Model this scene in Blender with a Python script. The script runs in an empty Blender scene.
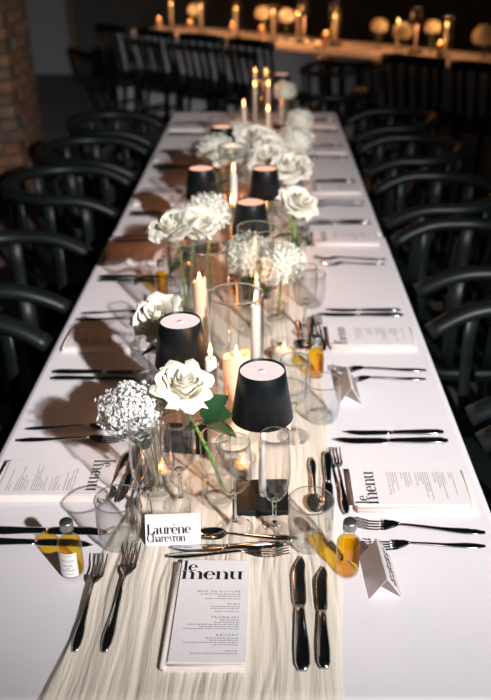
import bpy, math, random
from mathutils import Vector, Matrix, noise
R = random.Random(7)
PI = math.pi
TZ = 0.752            # height of the cloth-covered table surface
col = bpy.context.scene.collection
scn = bpy.context.scene

# ------------------------------------------------------------------ camera, world, light, exposure
PITCH = math.atan(420 / 806.0)
cam_d = bpy.data.cameras.new('camera')
cam = bpy.data.objects.new('camera', cam_d)
col.objects.link(cam)
cam.location = (0.06, 0.0, TZ + 0.860)
cam.rotation_euler = (PI / 2 - PITCH, 0, 0)
cam_d.sensor_width = 36
cam_d.sensor_fit = 'AUTO'
cam_d.lens = 806 / 700 * 36
cam_d.shift_x = -20.5 / 700
cam_d.clip_start = 0.05
cam_d.dof.use_dof = True
cam_d.dof.focus_distance = 1.22
cam_d.dof.aperture_fstop = 3.6
scn.camera = cam

world = bpy.data.worlds.new('dim_room')
scn.world = world
world.use_nodes = True
world.node_tree.nodes['Background'].inputs[0].default_value = (0.55, 0.75, 0.80, 1)
world.node_tree.nodes['Background'].inputs[1].default_value = 0.010

fl = bpy.data.lights.new('camera_flash', 'SPOT')
fl.energy = 880
fl.shadow_soft_size = 0.04
fl.color = (1.0, 0.955, 0.965)
fl.spot_size = math.radians(47.8)
fl.spot_blend = 1.0
flash = bpy.data.objects.new('camera_flash', fl)
flash.location = (1.40, -1.10, TZ + 1.75)
flash.rotation_euler = (Vector((-.85, 3.39, TZ - .29)) - Vector(flash.location)).to_track_quat('-Z', 'Y').to_euler()
col.objects.link(flash)

scn.view_settings.view_transform = 'Standard'
scn.view_settings.look = 'None'
scn.view_settings.exposure = 0.0
scn.view_settings.gamma = 1.0
scn.view_settings.use_curve_mapping = False
cy = scn.cycles
cy.max_bounces = 10
cy.diffuse_bounces = 4
cy.glossy_bounces = 4
cy.transmission_bounces = 8
cy.transparent_max_bounces = 48
cy.sample_clamp_indirect = 4
cy.caustics_reflective = False
cy.caustics_refractive = False

# ------------------------------------------------------------------ materials
MATS = {}
def _new(name):
    m = bpy.data.materials.new(name)
    m.use_nodes = True
    nt = m.node_tree
    for n in list(nt.nodes):
        nt.nodes.remove(n)
    out = nt.nodes.new('ShaderNodeOutputMaterial')
    MATS[name] = m
    return m, nt, out

def pbr(name, c, rough=.5, metal=0, var=.06, scale=30, bump=0, bscale=200, sub=0, spec=.5, trans=0, coat=0, stretch=None):
    m, nt, out = _new(name)
    b = nt.nodes.new('ShaderNodeBsdfPrincipled')
    tc = nt.nodes.new('ShaderNodeTexCoord')
    src = tc.outputs['Object']
    if stretch:
        mp = nt.nodes.new('ShaderNodeMapping')
        mp.inputs['Scale'].default_value = stretch
        nt.links.new(src, mp.inputs[0]); src = mp.outputs[0]
    nz = nt.nodes.new('ShaderNodeTexNoise')
    nz.inputs['Scale'].default_value = scale
    nz.inputs['Detail'].default_value = 4
    nt.links.new(src, nz.inputs['Vector'])
    rp = nt.nodes.new('ShaderNodeValToRGB')
    rp.color_ramp.elements[0].position = .3
    rp.color_ramp.elements[1].position = .7
    rp.color_ramp.elements[0].color = [max(0, k * (1 - var)) for k in c] + [1]
    rp.color_ramp.elements[1].color = [min(1, k * (1 + var)) for k in c] + [1]
    nt.links.new(nz.outputs['Fac'], rp.inputs[0])
    nt.links.new(rp.outputs[0], b.inputs['Base Color'])
    b.inputs['Roughness'].default_value = rough
    b.inputs['Metallic'].default_value = metal
    b.inputs['Specular IOR Level'].default_value = spec
    b.inputs['Coat Weight'].default_value = coat
    if sub:
        b.inputs['Subsurface Weight'].default_value = sub
        b.inputs['Subsurface Radius'].default_value = (.012, .008, .005)
        b.inputs['Subsurface Scale'].default_value = 1.0
    if bump:
        n2 = nt.nodes.new('ShaderNodeTexNoise')
        n2.inputs['Scale'].default_value = bscale
        n2.inputs['Detail'].default_value = 3
        nt.links.new(src, n2.inputs['Vector'])
        bp = nt.nodes.new('ShaderNodeBump')
        bp.inputs['Strength'].default_value = bump
        bp.inputs['Distance'].default_value = .002
        nt.links.new(n2.outputs['Fac'], bp.inputs['Height'])
        nt.links.new(bp.outputs[0], b.inputs['Normal'])
    last = b.outputs[0]
    if trans:
        t = nt.nodes.new('ShaderNodeBsdfTranslucent')
        nt.links.new(rp.outputs[0], t.inputs[0])
        mx = nt.nodes.new('ShaderNodeMixShader')
        mx.inputs[0].default_value = trans
        nt.links.new(last, mx.inputs[1]); nt.links.new(t.outputs[0], mx.inputs[2])
        last = mx.outputs[0]
    nt.links.new(last, out.inputs[0])
    return m

def thin(name, tint=(.97, .98, .98), rough=.015, f0=.045, fmul=.85, power=5.0):
    """thin clear wall: what passes goes straight through, Schlick reflection on top"""
    m, nt, out = _new(name)
    tr = nt.nodes.new('ShaderNodeBsdfTransparent')
    nz = nt.nodes.new('ShaderNodeTexNoise'); nz.inputs['Scale'].default_value = 12
    rp = nt.nodes.new('ShaderNodeValToRGB')
    rp.color_ramp.elements[0].color = [k * .985 for k in tint] + [1]
    rp.color_ramp.elements[1].color = list(tint) + [1]
    nt.links.new(nz.outputs['Fac'], rp.inputs[0]); nt.links.new(rp.outputs[0], tr.inputs[0])
    gl = nt.nodes.new('ShaderNodeBsdfGlossy'); gl.inputs['Roughness'].default_value = rough
    lw = nt.nodes.new('ShaderNodeLayerWeight'); lw.inputs['Blend'].default_value = .5
    pw = nt.nodes.new('ShaderNodeMath'); pw.operation = 'POWER'; pw.inputs[1].default_value = power
    nt.links.new(lw.outputs['Facing'], pw.inputs[0])
    ma = nt.nodes.new('ShaderNodeMath'); ma.operation = 'MULTIPLY_ADD'
    ma.inputs[1].default_value = fmul; ma.inputs[2].default_value = f0
    nt.links.new(pw.outputs[0], ma.inputs[0])
    mx = nt.nodes.new('ShaderNodeMixShader')
    nt.links.new(ma.outputs[0], mx.inputs[0])
    nt.links.new(tr.outputs[0], mx.inputs[1]); nt.links.new(gl.outputs[0], mx.inputs[2])
    nt.links.new(mx.outputs[0], out.inputs[0])
    return m

def emit(name, c, s, c2=None):
    m, nt, out = _new(name)
    e = nt.nodes.new('ShaderNodeEmission')
    tc = nt.nodes.new('ShaderNodeTexCoord')
    nz = nt.nodes.new('ShaderNodeTexNoise'); nz.inputs['Scale'].default_value = 40
    nt.links.new(tc.outputs['Object'], nz.inputs['Vector'])
    rp = nt.nodes.new('ShaderNodeValToRGB')
    rp.color_ramp.elements[0].color = list(c) + [1]
    rp.color_ramp.elements[1].color = list(c2 or c) + [1]
    nt.links.new(nz.outputs['Fac'], rp.inputs[0])
    nt.links.new(rp.outputs[0], e.inputs[0])
    e.inputs[1].default_value = s
    nt.links.new(e.outputs[0], out.inputs[0])
    m.cycles.emission_sampling = 'NONE'
    return m

pbr('white_linen', (.84, .82, .84), .95, var=.02, scale=6, bump=.10, bscale=900, spec=.1)
pbr('cream_gauze', (.955, .885, .755), .97, var=.05, scale=60, bump=.7, bscale=420, spec=.05, stretch=(1, .05, 1), trans=.22)
pbr('napkin_cotton', (.84, .77, .71), .95, var=.04, scale=60, bump=.3, bscale=900, spec=.1)
pbr('white_card', (.90, .87, .88), .7, var=.015, scale=80, spec=.25, trans=.06)
pbr('tent_card', (.90, .86, .85), .7, var=.015, scale=80, spec=.2, trans=.5)
pbr('black_ink', (.012, .016, .018), .7, var=.2, scale=200, spec=.1)
pbr('grey_ink', (.20, .20, .20), .8, var=.2, scale=200, spec=.1)
pbr('steel', (.62, .61, .60), .13, metal=1, var=.05, scale=40)
pbr('cap_metal', (.50, .52, .53), .38, metal=1, var=.08, scale=60)
pbr('cap_disc', (.03, .036, .04), .55, metal=0, var=.1, scale=60)
pbr('lamp_black', (.0050, .0075, .0082), .40, var=.15, scale=90, spec=.28)
pbr('lamp_stem', (.62, .60, .58), .4, metal=.2, var=.05, scale=60)
pbr('chair_black', (.0058, .0092, .0098), .45, var=.25, scale=9, spec=.35, bump=.15, bscale=60)
pbr('rose_petal', (.94, .91, .79), .55, var=.03, scale=22, spec=.2, trans=.15)
pbr('rose_outer', (.93, .90, .74), .55, var=.06, scale=18, spec=.2, trans=.15)
pbr('hydrangea_petal', (.93, .93, .82), .6, var=.06, scale=50, spec=.15, trans=.2)
pbr('gyp_petal', (.92, .91, .89), .6, var=.04, scale=90, spec=.1, trans=.2)
pbr('leaf_green', (.024, .085, .032), .38, var=.35, scale=22, spec=.5, trans=.1)
pbr('stem_green', (.16, .34, .07), .45, var=.2, scale=40, spec=.4)
pbr('fine_stem', (.20, .25, .12), .6, var=.2, scale=60)
pbr('wax_white', (.88, .85, .80), .5, var=.03, scale=20, sub=.3, spec=.3)
pbr('wax_candlelit', (.90, .70, .50), .5, var=.06, scale=14, sub=.4, spec=.3)  # warm glow of the flame is put into the wax colour
pbr('wick', (.02, .015, .01), .9)
pbr('votive_orange', (.85, .46, .20), .5, var=.15, scale=30, spec=.3, trans=.4)
pbr('label_paper', (.80, .80, .79), .8, var=.03, scale=90, spec=.1)
pbr('concrete', (.155, .145, .140), .72, var=.18, scale=1.6, bump=.15, bscale=40)
pbr('wall_plaster', (.10, .105, .098), .9, var=.12, scale=1.1, bump=.1, bscale=20)
pbr('mortar', (.085, .068, .055), .95, var=.25, scale=14, bump=.5, bscale=60)
for i, c in enumerate(((.19, .085, .045), (.135, .08, .05), (.20, .105, .06), (.11, .072, .053), (.16, .112, .08))):
    pbr('brick_%d' % i, c, .92, var=.35, scale=16, bump=.7, bscale=60)
pbr('door_paint', (.30, .33, .35), .6, var=.05, scale=3)
pbr('door_frame_violet_lit', (.22, .19, .27), .6, var=.05, scale=3)  # purple light falling on the left jamb, painted into its colour
pbr('door_frame_brown', (.16, .11, .07), .6, var=.15, scale=5)
pbr('table_wood', (.20, .13, .08), .6, var=.2, scale=8, stretch=(1, .1, 1))
thin('clear_glass', (.988, .992, .992), f0=.04, fmul=.80, power=2.9)
m_, nt_, out_ = _new('solid_glass')
g_ = nt_.nodes.new('ShaderNodeBsdfGlass'); g_.inputs['IOR'].default_value = 1.46; g_.inputs['Roughness'].default_value = .01
n_ = nt_.nodes.new('ShaderNodeTexNoise'); n_.inputs['Scale'].default_value = 15
r_ = nt_.nodes.new('ShaderNodeValToRGB'); r_.color_ramp.elements[0].color = (.93, .96, .96, 1); r_.color_ramp.elements[1].color = (.97, .99, .99, 1)
nt_.links.new(n_.outputs['Fac'], r_.inputs[0]); nt_.links.new(r_.outputs[0], g_.inputs['Color']); nt_.links.new(g_.outputs[0], out_.inputs[0])
thin('thick_glass', (.955, .97, .97), f0=.06, fmul=.8)
thin('cylinder_glass', (.965, .972, .970), f0=.05, fmul=.85, power=2.6)
thin('water', (.985, .99, .99), f0=.03, fmul=.4)
thin('amber_oil', (.985, .77, .16), f0=.03, fmul=.4)
emit('flame', (1.0, .36, .09), 18, (1.0, .46, .16))
emit('lamp_glow', (1.0, .80, .78), 1.0, (1.0, .84, .82))
emit('lamp_glow_warm', (1.0, .46, .32), 1.25, (1.0, .54, .38))

# ------------------------------------------------------------------ mesh collecting
class MB:
    def __init__(s):
        s.v = []; s.f = []
    def add(s, vs, fs, M=None):
        n = len(s.v)
        s.v += [tuple(M @ Vector(v)) for v in vs] if M else [tuple(v) for v in vs]
        s.f += [tuple(i + n for i in f) for f in fs]
        return s
    def box(s, x0, x1, y0, y1, z0, z1, M=None):
        vs = [(x, y, z) for z in (z0, z1) for y in (y0, y1) for x in (x0, x1)]
        return s.add(vs, [(0, 2, 3, 1), (4, 5, 7, 6), (0, 1, 5, 4), (2, 6, 7, 3), (0, 4, 6, 2), (1, 3, 7, 5)], M)
    def rbox(s, x0, x1, y0, y1, z0, z1, b, M=None):
        """box with bevelled vertical and top/bottom edges"""
        rings = []
        def ring(inset, z):
            c = b * 1.0
            a0, a1, c0, c1 = x0 + inset, x1 - inset, y0 + inset, y1 - inset
            return [(a0 + c, c0, z), (a1 - c, c0, z), (a1, c0 + c, z), (a1, c1 - c, z), (a1 - c, c1, z), (a0 + c, c1, z), (a0, c1 - c, z), (a0, c0 + c, z)]
        rings = [ring(b * .6, z0), ring(0, z0 + b * .6), ring(0, z1 - b * .6), ring(b * .6, z1)]
        vs = [p for r in rings for p in r]
        fs = []
        for k in range(3):
            for i in range(8):
                j = (i + 1) % 8
                fs.append((k * 8 + i, k * 8 + j, k * 8 + 8 + j, k * 8 + 8 + i))
        fs.append(tuple(range(7, -1, -1))); fs.append(tuple(range(24, 32)))
        return s.add(vs, fs, M)
    def lathe(s, prof, seg=24, M=None, closed=False):
        vs = []; fs = []; idx = []
        for (r, z) in prof:
            if r < 1e-6:
                idx.append([len(vs)]); vs.append((0, 0, z))
            else:
                idx.append(list(range(len(vs), len(vs) + seg)))
                vs += [(r * math.cos(2 * PI * i / seg), r * math.sin(2 * PI * i / seg), z) for i in range(seg)]
        pairs = list(zip(idx[:-1], idx[1:]))
        if closed: pairs.append((idx[-1], idx[0]))
        for a, b in pairs:
            for i in range(seg):
                j = (i + 1) % seg
                if len(a) == 1 and len(b) == 1: continue
                if len(a) == 1: fs.append((a[0], b[j], b[i]))
                elif len(b) == 1: fs.append((a[i], a[j], b[0]))
                else: fs.append((a[i], a[j], b[j], b[i]))
        return s.add(vs, fs, M)
    def tube(s, pts, rad, seg=8, M=None, flat=None, up=(0, 0, 1), cap=True):
        """sweep: rad number or list; flat=(a,b) list of half-sizes instead"""
        pts = [Vector(p) for p in pts]; n = len(pts); vs = []; fs = []
        side0 = None
        for i, p in enumerate(pts):
            t = (pts[min(i + 1, n - 1)] - pts[max(i - 1, 0)]).normalized()
            u = Vector(up)
            if abs(t.dot(u)) > .95: u = Vector((1, 0, 0)) if side0 is None else side0.cross(t) * -1
            side = t.cross(u).normalized()
            if side0 is not None and side.dot(side0) < 0: side = -side
            side0 = side
            nv = side.cross(t).normalized()
            if flat: a, b = flat[i] if isinstance(flat, list) else flat
            else: a = b = rad[i] if isinstance(rad, (list, tuple)) else rad
            for k in range(seg):
                an = 2 * PI * k / seg
                vs.append(p + side * (a * math.cos(an)) + nv * (b * math.sin(an)))
        for i in range(n - 1):
            for k in range(seg):
                j = (k + 1) % seg
                fs.append((i * seg + k, i * seg + j, (i + 1) * seg + j, (i + 1) * seg + k))
        if cap:
            fs.append(tuple(range(seg - 1, -1, -1))); fs.append(tuple(range((n - 1) * seg, n * seg)))
        return s.add(vs, fs, M)
    def grid(s, fn, nu, nv, M=None):
        vs = [fn(i / nu, j / nv) for j in range(nv + 1) for i in range(nu + 1)]
        w = nu + 1
        fs = [(j * w + i, j * w + i + 1, (j + 1) * w + i + 1, (j + 1) * w + i) for j in range(nv) for i in range(nu)]
        return s.add(vs, fs, M)
    def mesh(s, name, mat, smooth=True, auto=None):
        me = bpy.data.meshes.new(name)
        me.from_pydata(s.v, [], s.f)
        me.materials.append(MATS[mat])
        if smooth:
            me.polygons.foreach_set('use_smooth', [True] * len(me.polygons))
            if auto:
                me.set_sharp_from_angle(angle=math.radians(auto))
        me.update()
        return me
    def build(s, name, mat, parent=None, loc=(0, 0, 0), rot=(0, 0, 0), smooth=True, auto=None):
        return place_mesh(name, s.mesh(name, mat, smooth, auto), parent, loc, rot)

def place_mesh(name, me, parent=None, loc=(0, 0, 0), rot=(0, 0, 0)):
    o = bpy.data.objects.new(name, me)
    col.objects.link(o)
    o.location = loc; o.rotation_euler = rot
    if parent: o.parent = parent
    return o

def tag(o, label=None, cat=None, group=None, kind=None):
    if label: o['label'] = label
    if cat: o['category'] = cat
    if group: o['group'] = group
    if kind: o['kind'] = kind
    return o

def empty(name, loc=(0, 0, 0), rz=0):
    o = bpy.data.objects.new(name, None)
    o.empty_display_size = .02
    col.objects.link(o)
    o.location = loc; o.rotation_euler = (0, 0, rz)
    return o

def copy_tree(o, parent=None):
    c = o.copy()
    col.objects.link(c)
    c.parent = parent
    for ch in o.children:
        copy_tree(ch, c)
    return c

class Proto:
    """first placing uses the built thing itself, later ones copy it with its parts"""
    def __init__(s, make): s.make = make; s.root = None
    def put(s, loc, rz, label, cat, group=None, rot=None, scale=None):
        if s.root is None: o = s.root = s.make()
        else: o = copy_tree(s.root)
        o.location = loc
        o.rotation_euler = rot if rot else (0, 0, rz)
        if scale: o.scale = (scale,) * 3
        return tag(o, label, cat, group)

def lerp(a, b, t): return a + (b - a) * t
def interp(tab, t):
    for (t0, v0), (t1, v1) in zip(tab, tab[1:]):
        if t <= t1:
            k = 0 if t1 == t0 else (t - t0) / (t1 - t0)
            k = max(0, min(1, k)); k = k * k * (3 - 2 * k)
            return v0 + (v1 - v0) * k
    return tab[-1][1]

# ------------------------------------------------------------------ the room
tag(MB().box(-7, 7, -3, 11, -.05, 0).build('floor', 'concrete', smooth=False), kind='structure', label='dark grey concrete floor under the banquet tables')
tag(MB().box(-7, 7, 10.6, 10.8, 0, 3.6).build('wall_back', 'wall_plaster', smooth=False), kind='structure', label='dark grey plaster wall at the back of the room')

d1 = empty('door_1', (-2.72, 10.6, 0))
tag(d1, 'pale grey door in the dark back wall', kind='structure')
MB().box(-.36, .36, -.05, -.005, .01, 2.2).build('door_leaf', 'door_paint', d1, smooth=False)
MB().box(-.24, .24, -.062, -.051, 1.25, 2.0).box(-.24, .24, -.062, -.051, .2, 1.05).build('door_panel', 'door_paint', d1, smooth=False)
MB().box(-.46, -.37, -.08, -.005, 0, 2.3).build('jamb', 'door_frame_violet_lit', d1, smooth=False)
MB().box(.37, .46, -.08, -.005, 0, 2.3).build('jamb', 'door_frame_brown', d1, smooth=False)
MB().box(-.46, .46, -.08, -.005, 2.21, 2.3).build('lintel', 'door_frame_brown', d1, smooth=False)

# brick pier at the left
bw = MB().box(-2.86, -1.475, 5.03, 5.6, 0, 2.56).build('wall_left', 'mortar', smooth=False)
tag(bw, 'weathered brown brick pier at the left', kind='structure')
brick_me = []
for k in range(10):
    w = .105; hh = .031
    m = MB().rbox(-w, w, 0, .04, -hh, hh, .006)
    m.v = [(x + R.uniform(-.006, .006), y + R.uniform(-.008, .006), z + R.uniform(-.004, .004)) for x, y, z in m.v]
    brick_me.append(m.mesh('brick', 'brick_%d' % (k % 5), False))
half_me = []
for k in range(5):
    m = MB().rbox(-.05, .05, 0, .04, -.031, .031, .006)
    m.v = [(x + R.uniform(-.006, .006), y + R.uniform(-.008, .006), z + R.uniform(-.004, .004)) for x, y, z in m.v]
    half_me.append(m.mesh('brick', 'brick_%d' % k, False))
for c in range(34):
    z = .04 + c * .074
    x = -1.468
    if c % 2:
        place_mesh('brick', R.choice(half_me), bw, (x - .05, 5.0 + R.uniform(-.008, .008), z)); x -= .112
    for k in range(6 if c % 2 == 0 else 6):
        place_mesh('brick', R.choice(brick_me), bw, (x - .105 + R.uniform(-.002, .002), 5.0 + R.uniform(-.012, .01), z)); x -= .222
# side face of the pier
for c in range(34):
    z = .04 + c * .074
    y = 5.05
    for k in range(2 if c % 2 == 0 else 1):
        o = place_mesh('brick', R.choice(brick_me), bw, (-1.463 + R.uniform(-.006, .006), y + .13 + k * .225 + (.1 if c % 2 else 0), z), (0, 0, PI / 2))

# ------------------------------------------------------------------ tables, cloths, runner
def table(x0, x1, y0, y1, label, origin=None, rz=0):
    o = empty('folding_table', origin or ((x0 + x1) / 2, (y0 + y1) / 2, 0), rz)
    hx, hy = (x1 - x0) / 2 - .006, (y1 - y0) / 2 - .006
    MB().rbox(-hx, hx, -hy, hy, .71, .745, .004).build('tabletop', 'table_wood', o, smooth=False)
    for sx in (-1, 1):
        for sy in (-1, 1):
            MB().tube([(sx * (hx - .07), sy * (hy - .12), 0), (sx * (hx - .07), sy * (hy - .12), .71)], .016, 8).build('leg', 'chair_black', o)
    return tag(o, label, 'table', 'folding tables under the white cloths')

def cloth(name, hx, hy, drop, label, origin, rz=0, group=None, nper=260, seed=0):
    """top sheet with rounded rim and a skirt hanging in folds"""
    m = MB()
    # perimeter of a rounded rectangle
    per = []
    rc = .02
    def seg(p, q, n):
        for i in range(n): per.append((lerp(p[0], q[0], i / n), lerp(p[1], q[1], i / n)))
    L = 2 * (hx + hy) * 2
    nx = max(8, int(nper * 2 * hx / L)); ny = max(8, int(nper * 2 * hy / L))
    cs = [(hx - rc, -hy), (hx, -hy + rc), (hx, hy - rc), (hx - rc, hy), (-hx + rc, hy), (-hx, hy - rc), (-hx, -hy + rc), (-hx + rc, -hy)]
    for i in range(8):
        p, q = cs[i], cs[(i + 1) % 8]
        seg(p, q, 3 if i % 2 == 0 else (ny if i in (1, 5) else nx))
    n = len(per)
    rings = [(-.012, 0), (-.004, -.001), (0, -.005), (.003, -.012)] + [(.004 + .008 * t, -.012 - (drop - .012) * t) for t in (.12, .3, .5, .75, 1)]
    vs = []; fs = []
    for k, (off, z) in enumerate(rings):
        t = max(0, (k - 3) / 5)
        for i, (x, y) in enumerate(per):
            l = math.hypot(x / hx, y / hy)
            ox = x / hx if abs(x) > hx - rc * 1.01 else 0; oy = y / hy if abs(y) > hy - rc * 1.01 else 0
            nn = math.hypot(ox, oy) or 1
            s_ = i / n * L
            w = .007 * t * (math.sin(s_ * 17 + seed) + .6 * math.sin(s_ * 29 + 2 * seed) + .5)
            d = off + w
            vs.append((x + ox / nn * d, y + oy / nn * d, z))
    for k in range(len(rings) - 1):
        for i in range(n):
            j = (i + 1) % n
            fs.append((k * n + i, k * n + j, (k + 1) * n + j, (k + 1) * n + i))
    fs.append(tuple(range(n)))
    m.add(vs, [f[::-1] for f in fs])
    o = m.build(name, 'white_linen', loc=(origin[0], origin[1], TZ), rot=(0, 0, rz), auto=50)
    return tag(o, label, 'tablecloth', group)

YS = 2.44
table(-.43, .43, .71, YS - .005, 'folding table hidden under the near white cloth')
table(-.43, .43, YS + .005, 4.38, 'folding table hidden under the second, farther white cloth of the long table')
cloth('tablecloth', .436, (YS - .688) / 2, .52, 'white linen tablecloth on the near half of the long table', (0, (YS + .692) / 2), seed=1)
cloth('tablecloth', .431, (4.385 - YS + .01) / 2, .52, 'white linen tablecloth on the far half of the long table', (0, (YS + .01 + 4.385) / 2), seed=4)

def folds(x, y):
    w = x + .004 * math.sin(y * 4.1 + 1) + .010 * noise.noise((x * 6, y * 4.5, 3)) + .005 * noise.noise((x * 22, y * 12, 7))
    a = .9 * noise.noise((w * 40, y * 1.3, 0)) + .55 * noise.noise((w * 120, y * 2.6, 5))
    k1 = abs(noise.noise((w * 26, y * 1.9, 11))); k2 = abs(noise.noise((w * 58, y * 3.1, 17)))
    return a + .35 - .85 * max(0, 1 - k1 * 8) - .5 * max(0, 1 - k2 * 6)
def run_edges(y):
    l = -.207 + .062 * max(0, min(1, (y - .90) / .28)) + .006 * math.sin(y * 6.5) + .005 * math.sin(y * 17)
    r = .172 + .008 * math.sin(y * 5.2 + 1) + .006 * math.sin(y * 13 + 2)
    return l, r
def runner_fn(u, v):
    y = .56 + v * (4.36 - .56)
    yy = max(y, .692)
    l, r = run_edges(yy)
    if y < .8:
        l -= (.8 - yy) * .10
    x = lerp(l, r, u)
    e = min(u, 1 - u)
    h = .0042 + lerp(.0032, .0016, min(1, max(0, (yy - .9) / .3))) * folds(x, yy)
    h = min(max(.0008, h), .0066 + .3 * (h - .0066)) * (1 if e > .02 else e / .02 * .8 + .2) + .0006
    if y >= .692:
        return (x, y, TZ + h)
    t = .692 - y
    return (x * (1 + t * .2), 0.692 - .008 - h * 1.2 - min(t, .012) * .3 - t * .18, TZ - t + .002)
rn = MB().grid(runner_fn, 300, 340).build('table_runner', 'cream_gauze')
tag(rn, 'cream crinkled gauze runner laid along the middle of the long table', 'table runner')

# ------------------------------------------------------------------ lettering
def ell(cx, cy, ro, ri, a0, a1, ic=(0, 0), n=18):
    q = []
    for i in range(n):
        t0 = math.radians(lerp(a0, a1, i / n)); t1 = math.radians(lerp(a0, a1, (i + 1) / n))
        O = lambda t: (cx + ro[0] * math.cos(t), cy + ro[1] * math.sin(t))
        I = lambda t: (cx + ic[0] + ri[0] * math.cos(t), cy + ic[1] + ri[1] * math.sin(t))
        q.append([O(t0), O(t1), I(t1), I(t0)])
    return q
def rc(x0, y0, x1, y1): return [(x0, y0), (x1, y0), (x1, y1), (x0, y1)]
HL = .07
def arch(x): return ell(x + .63, .62, (.35, .38), (.21, .31), 0, 180, (-.14, 0))
def glyph(ch):
    st = .28
    if ch == 'l': return [rc(.1, 0, .4, 1.62), rc(0, 0, .5, HL), rc(-.02, 1.62 - HL, .4, 1.62)], .56
    if ch == 'e': return ell(.52, .5, (.52, .52), (.23, .45), 2, 318, (.03, 0), 26) + [rc(.22, .5, .98, .5 + HL)], 1.12
    if ch == 'è': return glyph('e')[0] + [[(.25, 1.5), (.45, 1.55), (.68, 1.2), (.6, 1.18)]], 1.12
    if ch == 'n': return [rc(.1, 0, .38, 1), rc(0, 0, .48, HL), rc(0, 1 - HL, .38, 1), rc(.80, 0, 1.08, .63), rc(.70, 0, 1.18, HL)] + arch(.1), 1.24
    if ch == 'm': return glyph('n')[0] + [rc(1.50, 0, 1.78, .63), rc(1.40, 0, 1.88, HL)] + arch(.8), 1.94
    if ch == 'u':
        return [[(1.18 - x, 1 - y) for x, y in p] for p in glyph('n')[0]], 1.24
    if ch == 'h': return [rc(.1, 0, .38, 1.6), rc(0, 0, .48, HL), rc(0, 1.6 - HL, .38, 1.6), rc(.80, 0, 1.08, .63), rc(.70, 0, 1.18, HL)] + arch(.1), 1.24
    if ch == 'o': return ell(.52, .5, (.52, .52), (.22, .46), 0, 360, n=28), 1.1
    if ch == 'r': return [rc(.1, 0, .38, 1), rc(0, 0, .5, HL), rc(0, 1 - HL, .38, 1)] + ell(.62, .62, (.25, .38), (.20, .32), 60, 180) + ell(.74, .86, (.13, .13), (0, 0), 0, 360), .92
    if ch == 'a': return [rc(.58, .05, .86, .7), rc(.7, 0, 1.02, HL)] + ell(.48, .66, (.38, .36), (.12, .29), 0, 160, (-.02, 0)) + ell(.38, .29, (.36, .3), (.12, .24), 0, 360, (.03, 0)), 1.06
    if ch == 'v': return [[(.08, 1), (.4, 1), (.66, .02), (.56, 0)], [(.56, 0), (.62, 0), (.98, 1), (.9, 1)], rc(0, 1 - HL, .5, 1), rc(.76, 1 - HL, 1.1, 1)], 1.08
    if ch == 'L': return [rc(.12, 0, .44, 1.55), rc(0, 0, 1.0, HL), rc(0, 1.55 - HL, .56, 1.55), [(.9, 0), (1.0, 0), (1.06, .42), (1.0, .42)]], 1.12
    if ch == 'C': return ell(.72, .77, (.72, .80), (.42, .73), 42, 318, (.04, 0), 28) + [rc(1.2, 1.05, 1.26, 1.5), rc(1.2, .05, 1.26, .45)], 1.36
    return [], .5
def word(mb, s, x, y, hgt, wide=1.0, track=0.0, z=0):
    cx = x
    for ch in s:
        ps, adv = glyph(ch)
        for p in ps:
            q = [(cx + px * hgt * wide, y + py * hgt, z) for px, py in p]
            if p is not None: mb.add(q, [tuple(range(len(q)))])
        cx += (adv + track) * hgt * wide
    return cx
def word_w(s, hgt, wide=1.0, track=0.0): return sum((glyph(c)[1] + track) * hgt * wide for c in s)

def caps(mb, s, xr, y, size, z=0):
    cu = bpy.data.curves.new('t', 'FONT'); cu.body = s; cu.size = size; cu.space_character = 1.45
    cu.align_x = 'RIGHT'; cu.resolution_u = 1
    o = bpy.data.objects.new('t', cu); col.objects.link(o)
    me = bpy.data.meshes.new_from_object(o)
    mb.add([(v.co.x * 1.15 + xr, v.co.y + y, z) for v in me.vertices], [tuple(p.vertices) for p in me.polygons])
    bpy.data.objects.remove(o); bpy.data.curves.remove(cu); bpy.data.meshes.remove(me)
def bars(mb, xr, y, width, hgt, rr, z=0):
    x = xr
    while x > xr - width:
        w = rr.uniform(.0018, .006)
        mb.add([(x - w, y, z), (x, y, z), (x, y + hgt, z), (x - w, y + hgt, z)], [(0, 1, 2, 3)])
        x -= w + .0012

# ------------------------------------------------------------------ napkins and menus (local: card top points to +y)
CW, CL = .102, .192
def make_menu():
    o = empty('menu_card')
    MB().rbox(-CW / 2, CW / 2, -CL / 2, CL / 2, 0, .0012, .0004).build('card', 'white_card', o, smooth=False)
    z = .0015
    m = MB()
    y1 = CL / 2
    word(m, 'le', -CW / 2 + .003, y1 - .024, .0135, 1.0, -.02, z)
    word(m, 'menu', -CW / 2 + .002, y1 - .041, .0165, 1.03, -.06, z)
    m.build('heading', 'black_ink', o, smooth=False)
    xr = CW / 2 - .012
    for s, fy in (('MISE EN BOUCHE', .350), ('PLAT', .475), ('FROMAGES', .605), ('DESSERT', .770)):
        m = MB(); caps(m, s, xr, y1 - CL * fy, .0050, z)
        m.build('course_title', 'black_ink', o, smooth=False)
    m = MB(); rr = random.Random(3)
    for fy, w in ((.372, .055), (.392, .030), (.418, .048), (.497, .040), (.517, .038), (.545, .030), (.626, .022), (.648, .033), (.668, .066), (.688, .052), (.708, .072), (.792, .040), (.812, .038), (.832, .072), (.852, .030), (.905, .018), (.928, .062)):
        bars(m, xr, y1 - CL * fy, w, .0011, rr, z)
    m.build('small_print', 'grey_ink', o, smooth=False)
    return o
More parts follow.
